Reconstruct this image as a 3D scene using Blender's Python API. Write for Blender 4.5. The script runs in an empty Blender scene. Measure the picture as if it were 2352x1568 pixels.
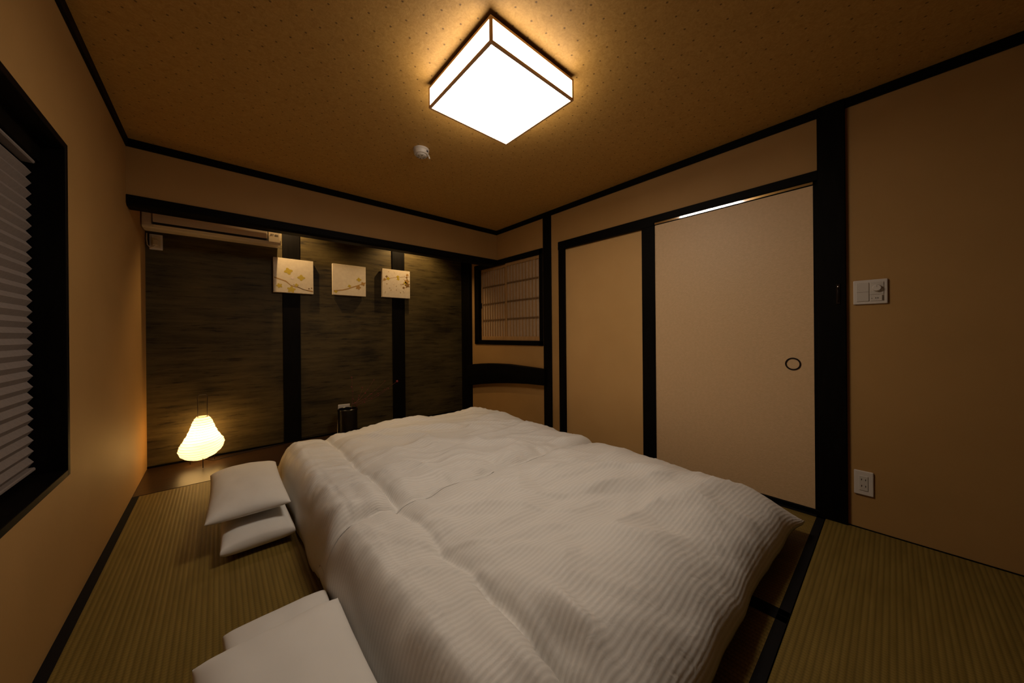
import bpy, bmesh, math, random
import numpy as np
from mathutils import Vector, Matrix

random.seed(7)
SC = bpy.context.scene
COL = SC.collection

# ------------------------------------------------------------------ camera
F_PX = 767.76
cd = bpy.data.cameras.new('camera')
cd.sensor_fit = 'HORIZONTAL'; cd.sensor_width = 36.0
cd.lens = 36.0 * F_PX / 2352.0
cd.shift_y = -(784.0 - 767.03) / 2352.0
cd.clip_start = 0.02; cd.clip_end = 50
cam = bpy.data.objects.new('camera', cd); COL.objects.link(cam)
_r = Vector((0.751399284, -0.659793466, -0.008467517))
_u = Vector((0.006555027, -0.005367999, 0.999964107))
_f = Vector((0.659815237, 0.751427819, -0.000291453))
m = Matrix((_r, _u, -_f)).transposed().to_4x4()
m.translation = Vector((0, 0, 1.0))
cam.matrix_world = m
SC.camera = cam

# ------------------------------------------------------------------ world, exposure, light levels
w = bpy.data.worlds.new('night'); SC.world = w; w.use_nodes = True
w.node_tree.nodes['Background'].inputs[0].default_value = (0.02, 0.025, 0.04, 1)
w.node_tree.nodes['Background'].inputs[1].default_value = 0.05
SC.view_settings.view_transform = 'Standard'
SC.view_settings.look = 'None'
SC.view_settings.exposure = 0.0
SC.view_settings.gamma = 1.0
SC.view_settings.use_curve_mapping = False
LAMP_COL = (1.0, 0.85, 0.68)
LAMP_BOTTOM = 20.6      # diffuser facing the floor
LAMP_SIDE = 9.0         # paper sides
SPOT_COL = (1.0, 0.66, 0.30)
SPOT_W = 6.5
LANTERN_COL = (1.0, 0.58, 0.17)
LANTERN_W = 4.6
SC.cycles.max_bounces = 6
SC.cycles.diffuse_bounces = 4
SC.cycles.use_denoising = True

# ------------------------------------------------------------------ room dimensions (metres)
XL, XR = -0.4134, 2.4473
YB, YR, YT, YF = 3.044, 3.7376, 3.134, -0.70
ZC, ZT = 2.20, 2.152

# ------------------------------------------------------------------ materials
def nodes(name):
    m = bpy.data.materials.new(name); m.use_nodes = True
    nt = m.node_tree; b = nt.nodes['Principled BSDF']
    return m, nt, b

def N(nt, t, **kw):
    n = nt.nodes.new(t)
    for k, v in kw.items():
        if k == 'op': n.operation = v
        else: setattr(n, k, v)
    return n

def link(nt, a, b): nt.links.new(a, b)

def plain(name, col, rough=0.6, metal=0.0, spec=0.5, emit=None, es=0.0):
    m, nt, b = nodes(name)
    b.inputs['Base Color'].default_value = (*col, 1)
    b.inputs['Roughness'].default_value = rough
    b.inputs['Metallic'].default_value = metal
    b.inputs['Specular IOR Level'].default_value = spec
    if emit:
        b.inputs['Emission Color'].default_value = (*emit, 1)
        b.inputs['Emission Strength'].default_value = es
    return m

def coords(nt, scale=(1, 1, 1), kind='Object'):
    tc = N(nt, 'ShaderNodeTexCoord'); mp = N(nt, 'ShaderNodeMapping')
    mp.inputs['Scale'].default_value = scale
    link(nt, tc.outputs[kind], mp.inputs['Vector'])
    return mp.outputs['Vector']

def noisy(name, c1, c2, scale, nscale=1.0, detail=4, rough=0.7, spec=0.4, bump=0.0, bscale=None, dist=0.002):
    """two-tone noise colour with optional bump"""
    m, nt, b = nodes(name)
    v = coords(nt, scale)
    n = N(nt, 'ShaderNodeTexNoise'); n.inputs['Scale'].default_value = nscale; n.inputs['Detail'].default_value = detail
    link(nt, v, n.inputs['Vector'])
    cr = N(nt, 'ShaderNodeValToRGB')
    cr.color_ramp.elements[0].position = 0.3; cr.color_ramp.elements[1].position = 0.7
    cr.color_ramp.elements[0].color = (*c1, 1); cr.color_ramp.elements[1].color = (*c2, 1)
    link(nt, n.outputs['Fac'], cr.inputs['Fac'])
    link(nt, cr.outputs['Color'], b.inputs['Base Color'])
    b.inputs['Roughness'].default_value = rough
    b.inputs['Specular IOR Level'].default_value = spec
    if bump:
        n2 = n
        if bscale:
            v2 = coords(nt, bscale)
            n2 = N(nt, 'ShaderNodeTexNoise'); n2.inputs['Scale'].default_value = 1; n2.inputs['Detail'].default_value = 3
            link(nt, v2, n2.inputs['Vector'])
        bp = N(nt, 'ShaderNodeBump'); bp.inputs['Strength'].default_value = bump; bp.inputs['Distance'].default_value = dist
        link(nt, n2.outputs['Fac'], bp.inputs['Height']); link(nt, bp.outputs['Normal'], b.inputs['Normal'])
    return m

def math2(nt, op, a, bval):
    n = N(nt, 'ShaderNodeMath', op=op)
    if hasattr(a, 'default_value') or hasattr(a, 'is_output'): link(nt, a, n.inputs[0])
    else: n.inputs[0].default_value = a
    if bval is not None:
        if hasattr(bval, 'is_output'): link(nt, bval, n.inputs[1])
        else: n.inputs[1].default_value = bval
    return n.outputs[0]

def mixcol(nt, fac, c1, c2):
    n = N(nt, 'ShaderNodeMix', data_type='RGBA')
    if hasattr(fac, 'is_output'): link(nt, fac, n.inputs[0])
    else: n.inputs[0].default_value = fac
    for i, c in ((6, c1), (7, c2)):
        if hasattr(c, 'is_output'): link(nt, c, n.inputs[i])
        else: n.inputs[i].default_value = (*c, 1)
    return n.outputs[2]

M = {}
M['wall'] = noisy('plaster_wallpaper', (0.385, 0.218, 0.070), (0.42, 0.240, 0.080), (1, 1, 1), 3.0, 5, 0.62, 0.35, 0.25, (260, 260, 60), 0.0012)
M['black'] = noisy('black_stained_wood', (0.0022, 0.0017, 0.0013), (0.0045, 0.0034, 0.0026), (14, 14, 2), 3, 4, 0.55, 0.07)
M['black_h'] = noisy('black_stained_beam', (0.0022, 0.0017, 0.0013), (0.0045, 0.0034, 0.0026), (2, 2, 30), 3, 4, 0.55, 0.07)
M['heri'] = plain('black_mat_border', (0.006, 0.005, 0.005), 0.8, spec=0.15)
M['board'] = noisy('dark_alcove_board', (0.020, 0.010, 0.0045), (0.045, 0.022, 0.009), (1.2, 22, 8), 2, 5, 0.33, 0.4)
M['fusuma'] = noisy('pearly_door_paper', (0.62, 0.42, 0.225), (0.67, 0.455, 0.25), (60, 60, 60), 1.0, 3, 0.50, 0.5, 0.35, (120, 120, 120), 0.002)
M['panellight'] = noisy('lightened_wall_panel', (0.56, 0.335, 0.125), (0.60, 0.365, 0.14), (1, 1, 1), 3.0, 5, 0.6, 0.35, 0.25, (260, 260, 60), 0.0012)  # wallpaper lightened: the stronger lamplight on this panel is put into its colour
M['white'] = plain('white_plastic', (0.62, 0.56, 0.50), 0.35)
M['white2'] = plain('white_plastic_insert', (0.54, 0.49, 0.43), 0.4)
M['ivory'] = plain('ivory_plastic', (0.60, 0.50, 0.36), 0.35)
M['dark'] = plain('dark_gap', (0.01, 0.008, 0.006), 0.7)
M['printgrey'] = plain('grey_print', (0.13, 0.10, 0.07), 0.7)
M['steel'] = plain('polished_steel_track', (0.80, 0.80, 0.82), 0.07, 1.0)
M['bronze'] = plain('dark_bronze', (0.02, 0.012, 0.008), 0.35, 0.6)
M['brass'] = plain('greenish_brass', (0.20, 0.19, 0.15), 0.45, 0.3)
M['wire'] = plain('dark_wire', (0.02, 0.010, 0.006), 0.5)
M['lampwood'] = plain('lamp_wood', (0.74, 0.47, 0.27), 0.5)
M['lampbase'] = plain('lamp_base', (0.10, 0.055, 0.03), 0.6)
M['vase'] = plain('black_glaze', (0.006, 0.005, 0.005), 0.25)
M['red'] = plain('red_berry', (0.16, 0.012, 0.012), 0.35)
M['stem'] = plain('red_brown_stem', (0.10, 0.02, 0.012), 0.6)
M['card'] = plain('white_card', (0.75, 0.70, 0.62), 0.8)
M['canvas'] = noisy('cream_canvas', (0.66, 0.56, 0.43), (0.72, 0.62, 0.48), (40, 40, 40), 1, 3, 0.8, 0.2)
M['gold'] = plain('gold_paint', (0.52, 0.37, 0.015), 0.45)
M['ochre'] = plain('ochre_paint', (0.40, 0.22, 0.05), 0.6)
M['brownp'] = plain('brown_paint', (0.22, 0.11, 0.02), 0.6)
M['pinkp'] = plain('pale_pink_paint', (0.76, 0.62, 0.54), 0.6)
M['shojiwood'] = noisy('pale_cedar', (0.36, 0.20, 0.075), (0.43, 0.245, 0.095), (8, 8, 1.5), 4, 3, 0.6, 0.3)
M['shojishade'] = plain('shaded_cedar', (0.15, 0.08, 0.03), 0.6)  # cedar darkened: shade on the horizontal lattice bars is put into the colour
M['shojipaper'] = noisy('shoji_paper', (0.38, 0.27, 0.17), (0.43, 0.31, 0.20), (30, 30, 30), 1, 3, 0.9, 0.1)
M['blind'] = noisy('grey_pleated_fabric', (0.20, 0.165, 0.15), (0.23, 0.19, 0.17), (90, 90, 90), 1, 3, 0.9, 0.1)
M['futon'] = noisy('cream_futon_cotton', (0.55, 0.47, 0.34), (0.60, 0.52, 0.38), (8, 8, 8), 1, 3, 0.9, 0.1, 0.3)
M['pillow'] = noisy('white_pillow_cotton', (0.71, 0.69, 0.66), (0.75, 0.73, 0.70), (5, 5, 5), 1, 3, 0.85, 0.15, 0.25, (14, 14, 14), 0.006)
M['darkwall'] = noisy('dark_low_bounce_wood', (0.05, 0.03, 0.018), (0.07, 0.042, 0.025), (1, 1, 1), 2, 3, 0.6, 0.3)  # dark tone chosen so the unseen front wall bounces less light
M['glass'] = plain('night_glass', (0.01, 0.012, 0.015), 0.05)

def mk_alcove():
    m, nt, b = nodes('streaked_dark_paper')
    v = coords(nt, (3.4, 1, 30))
    n = N(nt, 'ShaderNodeTexNoise'); n.inputs['Scale'].default_value = 1.0; n.inputs['Detail'].default_value = 6; n.inputs['Roughness'].default_value = 0.65
    link(nt, v, n.inputs['Vector'])
    v2 = coords(nt, (1.6, 1, 2.0))
    n2 = N(nt, 'ShaderNodeTexNoise'); n2.inputs['Scale'].default_value = 1.3; n2.inputs['Detail'].default_value = 3
    link(nt, v2, n2.inputs['Vector'])
    v3 = coords(nt, (5.5, 1, 60))
    n3 = N(nt, 'ShaderNodeTexNoise'); n3.inputs['Scale'].default_value = 1.0; n3.inputs['Detail'].default_value = 4; n3.inputs['Roughness'].default_value = 0.7
    link(nt, v3, n3.inputs['Vector'])
    dk = N(nt, 'ShaderNodeMapRange'); dk.inputs['From Min'].default_value = 0.56; dk.inputs['From Max'].default_value = 0.70
    dk.inputs['To Max'].default_value = 0.20
    link(nt, n3.outputs['Fac'], dk.inputs['Value'])
    s = math2(nt, 'ADD', math2(nt, 'MULTIPLY', n.outputs['Fac'], 0.55), math2(nt, 'MULTIPLY', n2.outputs['Fac'], 0.50))
    s = math2(nt, 'SUBTRACT', s, dk.outputs[0])
    cr = N(nt, 'ShaderNodeValToRGB')
    e = cr.color_ramp.elements
    e[0].position = 0.36; e[0].color = (0.016, 0.011, 0.004, 1)
    e[1].position = 0.70; e[1].color = (0.100, 0.073, 0.026, 1)
    x = e.new(0.50); x.color = (0.056, 0.040, 0.014, 1)
    link(nt, s, cr.inputs['Fac']); link(nt, cr.outputs['Color'], b.inputs['Base Color'])
    b.inputs['Roughness'].default_value = 0.55; b.inputs['Specular IOR Level'].default_value = 0.25
    bp = N(nt, 'ShaderNodeBump'); bp.inputs['Strength'].default_value = 0.3; bp.inputs['Distance'].default_value = 0.002
    link(nt, n.outputs['Fac'], bp.inputs['Height']); link(nt, bp.outputs['Normal'], b.inputs['Normal'])
    return m
M['alcove'] = mk_alcove()

def mk_ceiling():
    m, nt, b = nodes('speckled_gold_ceiling_paper')
    tc = N(nt, 'ShaderNodeTexCoord'); sp = N(nt, 'ShaderNodeSeparateXYZ')
    # slight jitter of the printed speckle lattice
    jn = N(nt, 'ShaderNodeTexNoise'); jn.inputs['Scale'].default_value = 9; jn.inputs['Detail'].default_value = 1
    link(nt, tc.outputs['Object'], jn.inputs['Vector'])
    js = N(nt, 'ShaderNodeVectorMath', operation='SCALE'); js.inputs['Scale'].default_value = 0.012
    link(nt, jn.outputs['Color'], js.inputs[0])
    ja = N(nt, 'ShaderNodeVectorMath', operation='ADD'); link(nt, tc.outputs['Object'], ja.inputs[0]); link(nt, js.outputs[0], ja.inputs[1])
    link(nt, ja.outputs[0], sp.inputs[0])
    def lattice(ox, oy):
        dx = math2(nt, 'SUBTRACT', math2(nt, 'FLOORED_MODULO', math2(nt, 'ADD', sp.outputs['X'], ox), 0.0805), 0.04)
        dy = math2(nt, 'SUBTRACT', math2(nt, 'FLOORED_MODULO', math2(nt, 'ADD', sp.outputs['Y'], oy), 0.1245), 0.062)
        d = math2(nt, 'SQRT', math2(nt, 'ADD', math2(nt, 'MULTIPLY', dx, dx), math2(nt, 'MULTIPLY', dy, dy)), None)
        return d
    d = math2(nt, 'MINIMUM', lattice(5.0, 5.0), lattice(5.04, 5.0622))
    spot = N(nt, 'ShaderNodeMapRange'); spot.inputs['From Min'].default_value = 0.0028; spot.inputs['From Max'].default_value = 0.0052
    spot.inputs['To Min'].default_value = 1; spot.inputs['To Max'].default_value = 0
    link(nt, d, spot.inputs['Value'])
    n = N(nt, 'ShaderNodeTexNoise'); n.inputs['Scale'].default_value = 34; n.inputs['Detail'].default_value = 6; n.inputs['Roughness'].default_value = 0.7
    n.inputs['Distortion'].default_value = 1.5
    link(nt, tc.outputs['Object'], n.inputs['Vector'])
    n2 = N(nt, 'ShaderNodeTexNoise'); n2.inputs['Scale'].default_value = 120; n2.inputs['Detail'].default_value = 2
    link(nt, tc.outputs['Object'], n2.inputs['Vector'])
    f = math2(nt, 'ADD', math2(nt, 'MULTIPLY', n.outputs['Fac'], 0.7), math2(nt, 'MULTIPLY', n2.outputs['Fac'], 0.3))
    cr = N(nt, 'ShaderNodeValToRGB'); e = cr.color_ramp.elements
    e[0].position = 0.36; e[0].color = (0.40, 0.214, 0.048, 1)
    e[1].position = 0.62; e[1].color = (0.53, 0.302, 0.080, 1)
    link(nt, f, cr.inputs['Fac'])
    col = mixcol(nt, math2(nt, 'MULTIPLY', spot.outputs[0], 0.75), cr.outputs['Color'], (0.07, 0.03, 0.008))
    link(nt, col, b.inputs['Base Color'])
    b.inputs['Roughness'].default_value = 0.6; b.inputs['Specular IOR Level'].default_value = 0.3
    bp = N(nt, 'ShaderNodeBump'); bp.inputs['Strength'].default_value = 0.3; bp.inputs['Distance'].default_value = 0.003
    link(nt, n.outputs['Fac'], bp.inputs['Height']); link(nt, bp.outputs['Normal'], b.inputs['Normal'])
    return m
M['ceiling'] = mk_ceiling()

def mk_tatami(axis):
    """woven rush; ribs run along the given axis"""
    m, nt, b = nodes('woven_rush_ribs_along_' + axis)
    tc = N(nt, 'ShaderNodeTexCoord'); sp = N(nt, 'ShaderNodeSeparateXYZ'); link(nt, tc.outputs['Object'], sp.inputs[0])
    across, along = ('Y', 'X') if axis == 'x' else ('X', 'Y')
    ph = math2(nt, 'MULTIPLY', sp.outputs[across], 2 * math.pi / 0.0165)
    rib = math2(nt, 'ADD', math2(nt, 'MULTIPLY', math2(nt, 'SINE', ph, None), 0.5), 0.5)
    # cross weave, half stepped on every second rib
    half = math2(nt, 'MULTIPLY', math2(nt, 'FLOORED_MODULO', math2(nt, 'FLOOR', math2(nt, 'MULTIPLY', sp.outputs[across], 1 / 0.0165), None), 2.0), math.pi)
    ph2 = math2(nt, 'ADD', math2(nt, 'MULTIPLY', sp.outputs[along], 2 * math.pi / 0.012), half)
    wv = math2(nt, 'ADD', math2(nt, 'MULTIPLY', math2(nt, 'SINE', ph2, None), 0.5), 0.5)
    v = coords(nt, (40, 4, 1) if axis == 'y' else (4, 40, 1))
    n = N(nt, 'ShaderNodeTexNoise'); n.inputs['Scale'].default_value = 1.0; n.inputs['Detail'].default_value = 5
    link(nt, v, n.inputs['Vector'])
    cr = N(nt, 'ShaderNodeValToRGB'); e = cr.color_ramp.elements
    e[0].position = 0.3; e[0].color = (0.168, 0.110, 0.022, 1); e[1].position = 0.7; e[1].color = (0.228, 0.152, 0.034, 1)
    link(nt, n.outputs['Fac'], cr.inputs['Fac'])
    dark = math2(nt, 'POWER', math2(nt, 'SUBTRACT', 1.0, rib), 3.0)
    f = math2(nt, 'MULTIPLY', dark, 0.5)
    col = mixcol(nt, f, cr.outputs['Color'], (0.07, 0.046, 0.008))
    wf = math2(nt, 'MULTIPLY', math2(nt, 'POWER', wv, 4.0), 0.40)
    col = mixcol(nt, wf, col, (0.07, 0.046, 0.008))
    link(nt, col, b.inputs['Base Color'])
    b.inputs['Roughness'].default_value = 0.55; b.inputs['Specular IOR Level'].default_value = 0.3
    hgt = math2(nt, 'ADD', rib, math2(nt, 'MULTIPLY', wv, 0.25))
    bp = N(nt, 'ShaderNodeBump'); bp.inputs['Strength'].default_value = 0.5; bp.inputs['Distance'].default_value = 0.0012
    link(nt, hgt, bp.inputs['Height']); link(nt, bp.outputs['Normal'], b.inputs['Normal'])
    return m
M['tatami_x'] = mk_tatami('x'); M['tatami_y'] = mk_tatami('y')

def mk_duvet():
    m, nt, b = nodes('white_satin_stripe_cotton')
    tc = N(nt, 'ShaderNodeTexCoord'); sp = N(nt, 'ShaderNodeSeparateXYZ'); link(nt, tc.outputs['UV'], sp.inputs[0])
    s = math2(nt, 'SINE', math2(nt, 'MULTIPLY', sp.outputs['Y'], 2 * math.pi / 0.0165), None)
    st = N(nt, 'ShaderNodeMapRange'); st.inputs['From Min'].default_value = -0.35; st.inputs['From Max'].default_value = 0.35
    link(nt, s, st.inputs['Value'])
    col = mixcol(nt, st.outputs[0], (0.72, 0.70, 0.672), (0.775, 0.755, 0.727))
    link(nt, col, b.inputs['Base Color'])
    b.inputs['Specular IOR Level'].default_value = 0.25
    rg = math2(nt, 'ADD', math2(nt, 'MULTIPLY', st.outputs[0], -0.22), 0.72)
    link(nt, rg, b.inputs['Roughness'])
    v = coords(nt, (1, 1, 1), 'UV')
    n = N(nt, 'ShaderNodeTexNoise'); n.inputs['Scale'].default_value = 26; n.inputs['Detail'].default_value = 3; n.inputs['Distortion'].default_value = 0.6
    link(nt, v, n.inputs['Vector'])
    h = math2(nt, 'ADD', math2(nt, 'MULTIPLY', s, 0.00042), math2(nt, 'MULTIPLY', n.outputs['Fac'], 0.004))
    bp = N(nt, 'ShaderNodeBump'); bp.inputs['Strength'].default_value = 0.6; bp.inputs['Distance'].default_value = 1.0
    link(nt, h, bp.inputs['Height']); link(nt, bp.outputs['Normal'], b.inputs['Normal'])
    return m
M['duvet'] = mk_duvet()

def emissive(name, col, strength, base=(0.8, 0.8, 0.8)):
    return plain(name, base, 0.8, emit=col, es=strength)
M['lamp_bottom'] = emissive('lit_paper_diffuser', LAMP_COL, LAMP_BOTTOM)
M['lamp_side'] = emissive('lit_paper_side', LAMP_COL, LAMP_SIDE)
M['downlight'] = emissive('lit_downlight_lens', SPOT_COL, 6.0)

def mk_lantern():
    m = bpy.data.materials.new('lit_washi_paper'); m.use_nodes = True
    nt = m.node_tree; nt.nodes.clear()
    o = N(nt, 'ShaderNodeOutputMaterial')
    tr = N(nt, 'ShaderNodeBsdfTranslucent'); df = N(nt, 'ShaderNodeBsdfDiffuse'); em = N(nt, 'ShaderNodeEmission')
    tr.inputs[0].default_value = (0.88, 0.80, 0.66, 1); df.inputs[0].default_value = (0.75, 0.68, 0.52, 1)
    em.inputs[0].default_value = (1.0, 0.78, 0.42, 1); em.inputs[1].default_value = 0.55
    mx = N(nt, 'ShaderNodeMixShader'); mx.inputs[0].default_value = 0.35
    link(nt, tr.outputs[0], mx.inputs[1]); link(nt, df.outputs[0], mx.inputs[2])
    ad = N(nt, 'ShaderNodeAddShader'); link(nt, mx.outputs[0], ad.inputs[0]); link(nt, em.outputs[0], ad.inputs[1])
    link(nt, ad.outputs[0], o.inputs['Surface'])
    return m
M['washi'] = mk_lantern()

# ------------------------------------------------------------------ mesh helpers
def new_obj(name, me, mat, parent=None, smooth=False):
    o = bpy.data.objects.new(name, me); COL.objects.link(o)
    if mat is not None and len(me.materials) == 0: me.materials.append(mat)
    if parent is not None: o.parent = parent
    if smooth:
        for p in me.polygons: p.use_smooth = True
    return o

def bm_obj(name, bm, mat, parent=None, smooth=False):
    me = bpy.data.meshes.new(name)
    bmesh.ops.recalc_face_normals(bm, faces=bm.faces)
    bm.to_mesh(me); bm.free()
    return new_obj(name, me, mat, parent, smooth)

def add_box(bm, x0, x1, y0, y1, z0, z1, bevel=0.0, seg=1, rot=None):
    b2 = bmesh.new()
    bmesh.ops.create_cube(b2, size=1.0)
    for v in b2.verts:
        v.co = Vector(((x0 + x1) / 2 + v.co.x * (x1 - x0), (y0 + y1) / 2 + v.co.y * (y1 - y0), (z0 + z1) / 2 + v.co.z * (z1 - z0)))
    if bevel > 0:
        bmesh.ops.bevel(b2, geom=list(b2.edges), offset=bevel, segments=seg, affect='EDGES', profile=0.5)
    if rot is not None:
        c = Vector(((x0 + x1) / 2, (y0 + y1) / 2, (z0 + z1) / 2))
        for v in b2.verts: v.co = c + rot @ (v.co - c)
    t = bpy.data.meshes.new('t'); b2.to_mesh(t); b2.free()
    bm.from_mesh(t); bpy.data.meshes.remove(t)

def box(name, x0, x1, y0, y1, z0, z1, mat, parent=None, bevel=0.0, seg=1, rot=None):
    bm = bmesh.new(); add_box(bm, x0, x1, y0, y1, z0, z1, bevel, seg, rot)
    return bm_obj(name, bm, mat, parent)

def tube_data(pts, r, n=8, closed=False):
    pts = [Vector(p) for p in pts]; L = len(pts)
    rs = r if isinstance(r, (list, tuple)) else [r] * L
    vs, fs = [], []
    up = Vector((0, 0, 1))
    prev = None
    for i, p in enumerate(pts):
        a = pts[i - 1] if i > 0 else (pts[-1] if closed else p)
        b = pts[i + 1] if i < L - 1 else (pts[0] if closed else p)
        t = (b - a).normalized()
        if prev is None:
            ref = up if abs(t.z) < 0.9 else Vector((1, 0, 0))
            u = t.cross(ref).normalized()
        else:
            u = (prev - t * prev.dot(t)).normalized()
        prev = u; v = t.cross(u)
        for k in range(n):
            an = 2 * math.pi * k / n
            vs.append(p + (u * math.cos(an) + v * math.sin(an)) * rs[i])
    for i in range(L if closed else L - 1):
        j = (i + 1) % L
        for k in range(n):
            k2 = (k + 1) % n
            fs.append((i * n + k, i * n + k2, j * n + k2, j * n + k))
    if not closed:
        fs.append(tuple(range(n))[::-1]); fs.append(tuple((L - 1) * n + k for k in range(n)))
    return vs, fs

def tube(name, pts, r, mat, parent=None, n=8, closed=False):
    vs, fs = tube_data(pts, r, n, closed)
    me = bpy.data.meshes.new(name); me.from_pydata(vs, [], fs); me.update()
    return new_obj(name, me, mat, parent, True)

def lathe(name, prof, c, mat, parent=None, n=40, smooth=True, axis='z'):
    """prof: list of (radius, height); closed where radius is 0"""
    vs, fs = [], []
    rings = []
    for r, h in prof:
        ring = []
        if r < 1e-6:
            ring = [len(vs)]; vs.append((0, 0, h))
        else:
            for k in range(n):
                a = 2 * math.pi * k / n
                ring.append(len(vs)); vs.append((r * math.cos(a), r * math.sin(a), h))
        rings.append(ring)
    for a, b in zip(rings[:-1], rings[1:]):
        for k in range(n):
            k2 = (k + 1) % n
            if len(a) == 1 and len(b) == 1: continue
            if len(a) == 1: fs.append((a[0], b[k2], b[k]))
            elif len(b) == 1: fs.append((a[k], a[k2], b[0]))
            else: fs.append((a[k], a[k2], b[k2], b[k]))
    out = []
    for v in vs:
        if axis == 'z': q = Vector(v)
        elif axis == '-x': q = Vector((-v[2], v[0], v[1]))
        elif axis == '-z': q = Vector((v[0], -v[1], -v[2]))
        out.append(Vector(c) + q)
    me = bpy.data.meshes.new(name); me.from_pydata(out, [], fs); me.update()
    bm = bmesh.new(); bm.from_mesh(me); bmesh.ops.recalc_face_normals(bm, faces=bm.faces); bm.to_mesh(me); bm.free()
    o = new_obj(name, me, mat, parent, smooth)
    if smooth:
        try: me.set_sharp_from_angle(angle=math.radians(40))
        except Exception: pass
    return o

def prism(name, poly, a0, a1, mat, parent=None, axis='x', bevel=0.0):
    """extrude a 2-D polygon along an axis. axis x: poly is (y,z); axis y: poly is (x,z)"""
    bm = bmesh.new()
    def P(q, a): return (a, q[0], q[1]) if axis == 'x' else ((q[0], a, q[1]) if axis == 'y' else (q[0], q[1], a))
    A = [bm.verts.new(P(q, a0)) for q in poly]; B = [bm.verts.new(P(q, a1)) for q in poly]
    bm.faces.new(A); bm.faces.new(B[::-1])
    for i in range(len(poly)):
        j = (i + 1) % len(poly)
        bm.faces.new((A[i], B[i], B[j], A[j]))
    bmesh.ops.recalc_face_normals(bm, faces=bm.faces)
    if bevel: bmesh.ops.bevel(bm, geom=list(bm.edges), offset=bevel, segments=2, affect='EDGES')
    return bm_obj(name, bm, mat, parent)

def empty(name, loc=(0, 0, 0)):
    o = bpy.data.objects.new(name, None); COL.objects.link(o); o.empty_display_size = 0.05
    o.location = loc
    return o

def thing(name, label, cat, loc=(0, 0, 0), group=None):
    o = empty(name, loc); tag(o, label, cat, group); return o

def tag(o, label, cat, group=None):
    o['label'] = label; o['category'] = cat
    if group: o['group'] = group
    return o

def adopt(root):
    """children were built in world space: keep them there under a moved root"""
    bpy.context.view_layer.update()
    inv = root.matrix_world.inverted()
    for ch in root.children:
        ch.matrix_parent_inverse = inv
    return root

def structure(o, label=None):
    o['kind'] = 'structure'
    if label: o['label'] = label
    return o

# ------------------------------------------------------------------ room shell
T = 0.12
floor = structure(box('floor', XL - T, XR + T, YF - T, YR + T, -0.16, -0.055, M['darkwall']), 'rush mat floor with black mat borders')

def mat_piece(x0, x1, y0, y1, axis, borders):
    g = 0.0015
    hw = 0.031
    ix0, ix1, iy0, iy1 = x0 + g, x1 - g, y0 + g, y1 - g
    o = box('tatami_mat', ix0, ix1, iy0, iy1, -0.055, 0.0, M['tatami_' + axis], floor, 0.003, 1)
    for s in borders:
        b = {'l': (ix0 - .0005, ix0 + hw, iy0, iy1), 'r': (ix1 - hw, ix1 + .0005, iy0, iy1), 'n': (ix0, ix1, iy0 - .0005, iy0 + hw), 'f': (ix0, ix1, iy1 - hw, iy1 + .0005)}[s]
        box('mat_border', b[0], b[1], b[2], b[3], -0.02, 0.0012, M['heri'], o)

YM = 0.2435            # line where the mats beside the bed begin
MX = (XL, 0.530, 1.485, XR)
for i in range(3):
    mat_piece(MX[i], MX[i + 1], 1.222, YT, 'y', 'lr')
    mat_piece(MX[i], MX[i + 1], YM, 1.222, 'y', 'nlr')
mat_piece(MX[1], XR, YF, YM, 'x', 'n')
mat_piece(XL, MX[1], YF, YM, 'x', 'n')
box('alcove_board', XL, XR, YT + 0.001, YR + 0.02, -0.055, 0.001, M['board'], floor, 0.003)

ceiling = structure(box('ceiling', XL - T, XR + T, YF - T, YR + T, ZC, ZC + 0.1, M['ceiling']), 'gold brown speckled ceiling paper')

# left wall with the window opening
WY0, WY1, WZ0, WZ1 = 0.62, 1.985, 0.502, 1.702
bm = bmesh.new()
add_box(bm, XL - T, XL, YF, WY0, 0, ZC); add_box(bm, XL - T, XL, WY1, YR + T, 0, ZC)
add_box(bm, XL - T, XL, WY0, WY1, 0, WZ0); add_box(bm, XL - T, XL, WY0, WY1, WZ1, ZC)
structure(bm_obj('wall_left', bm, M['wall']), 'beige papered wall with black framed window')
# right wall (shoji opening is shallow, panel recess behind the black posts)
SY0, SY1, SZ0, SZ1 = 2.309, 3.489, 0.878, 1.858
DY0, DY1, DZ = 0.264, 2.105, 1.8715
bm = bmesh.new()
add_box(bm, XR, XR + T, YF, DY0, 0, ZC); add_box(bm, XR, XR + T, DY1, SY0, 0, ZC); add_box(bm, XR, XR + T, SY1, YR + T, 0, ZC)
add_box(bm, XR, XR + T, SY0, SY1, 0, SZ0); add_box(bm, XR, XR + T, SY0, SY1, SZ1, ZC)
add_box(bm, XR, XR + T, DY0, DY1, DZ, ZC)
add_box(bm, XR + T - 0.01, XR + T, DY0, DY1, 0, DZ)
add_box(bm, XR + T - 0.01, XR + T, SY0, SY1, SZ0, SZ1)
wr_ = structure(bm_obj('wall_right', bm, M['wall']), 'beige papered wall with black posts')
box('lightened_wall_panel', XR + 0.022, XR + T - 0.01, 1.2, 2.06, 0, DZ - 0.01, M['panellight'], wr_)
structure(box('wall_front', XL - T, XR + T, YF - T, YF, 0, ZC, M['darkwall']), 'dark wall behind the camera')
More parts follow.
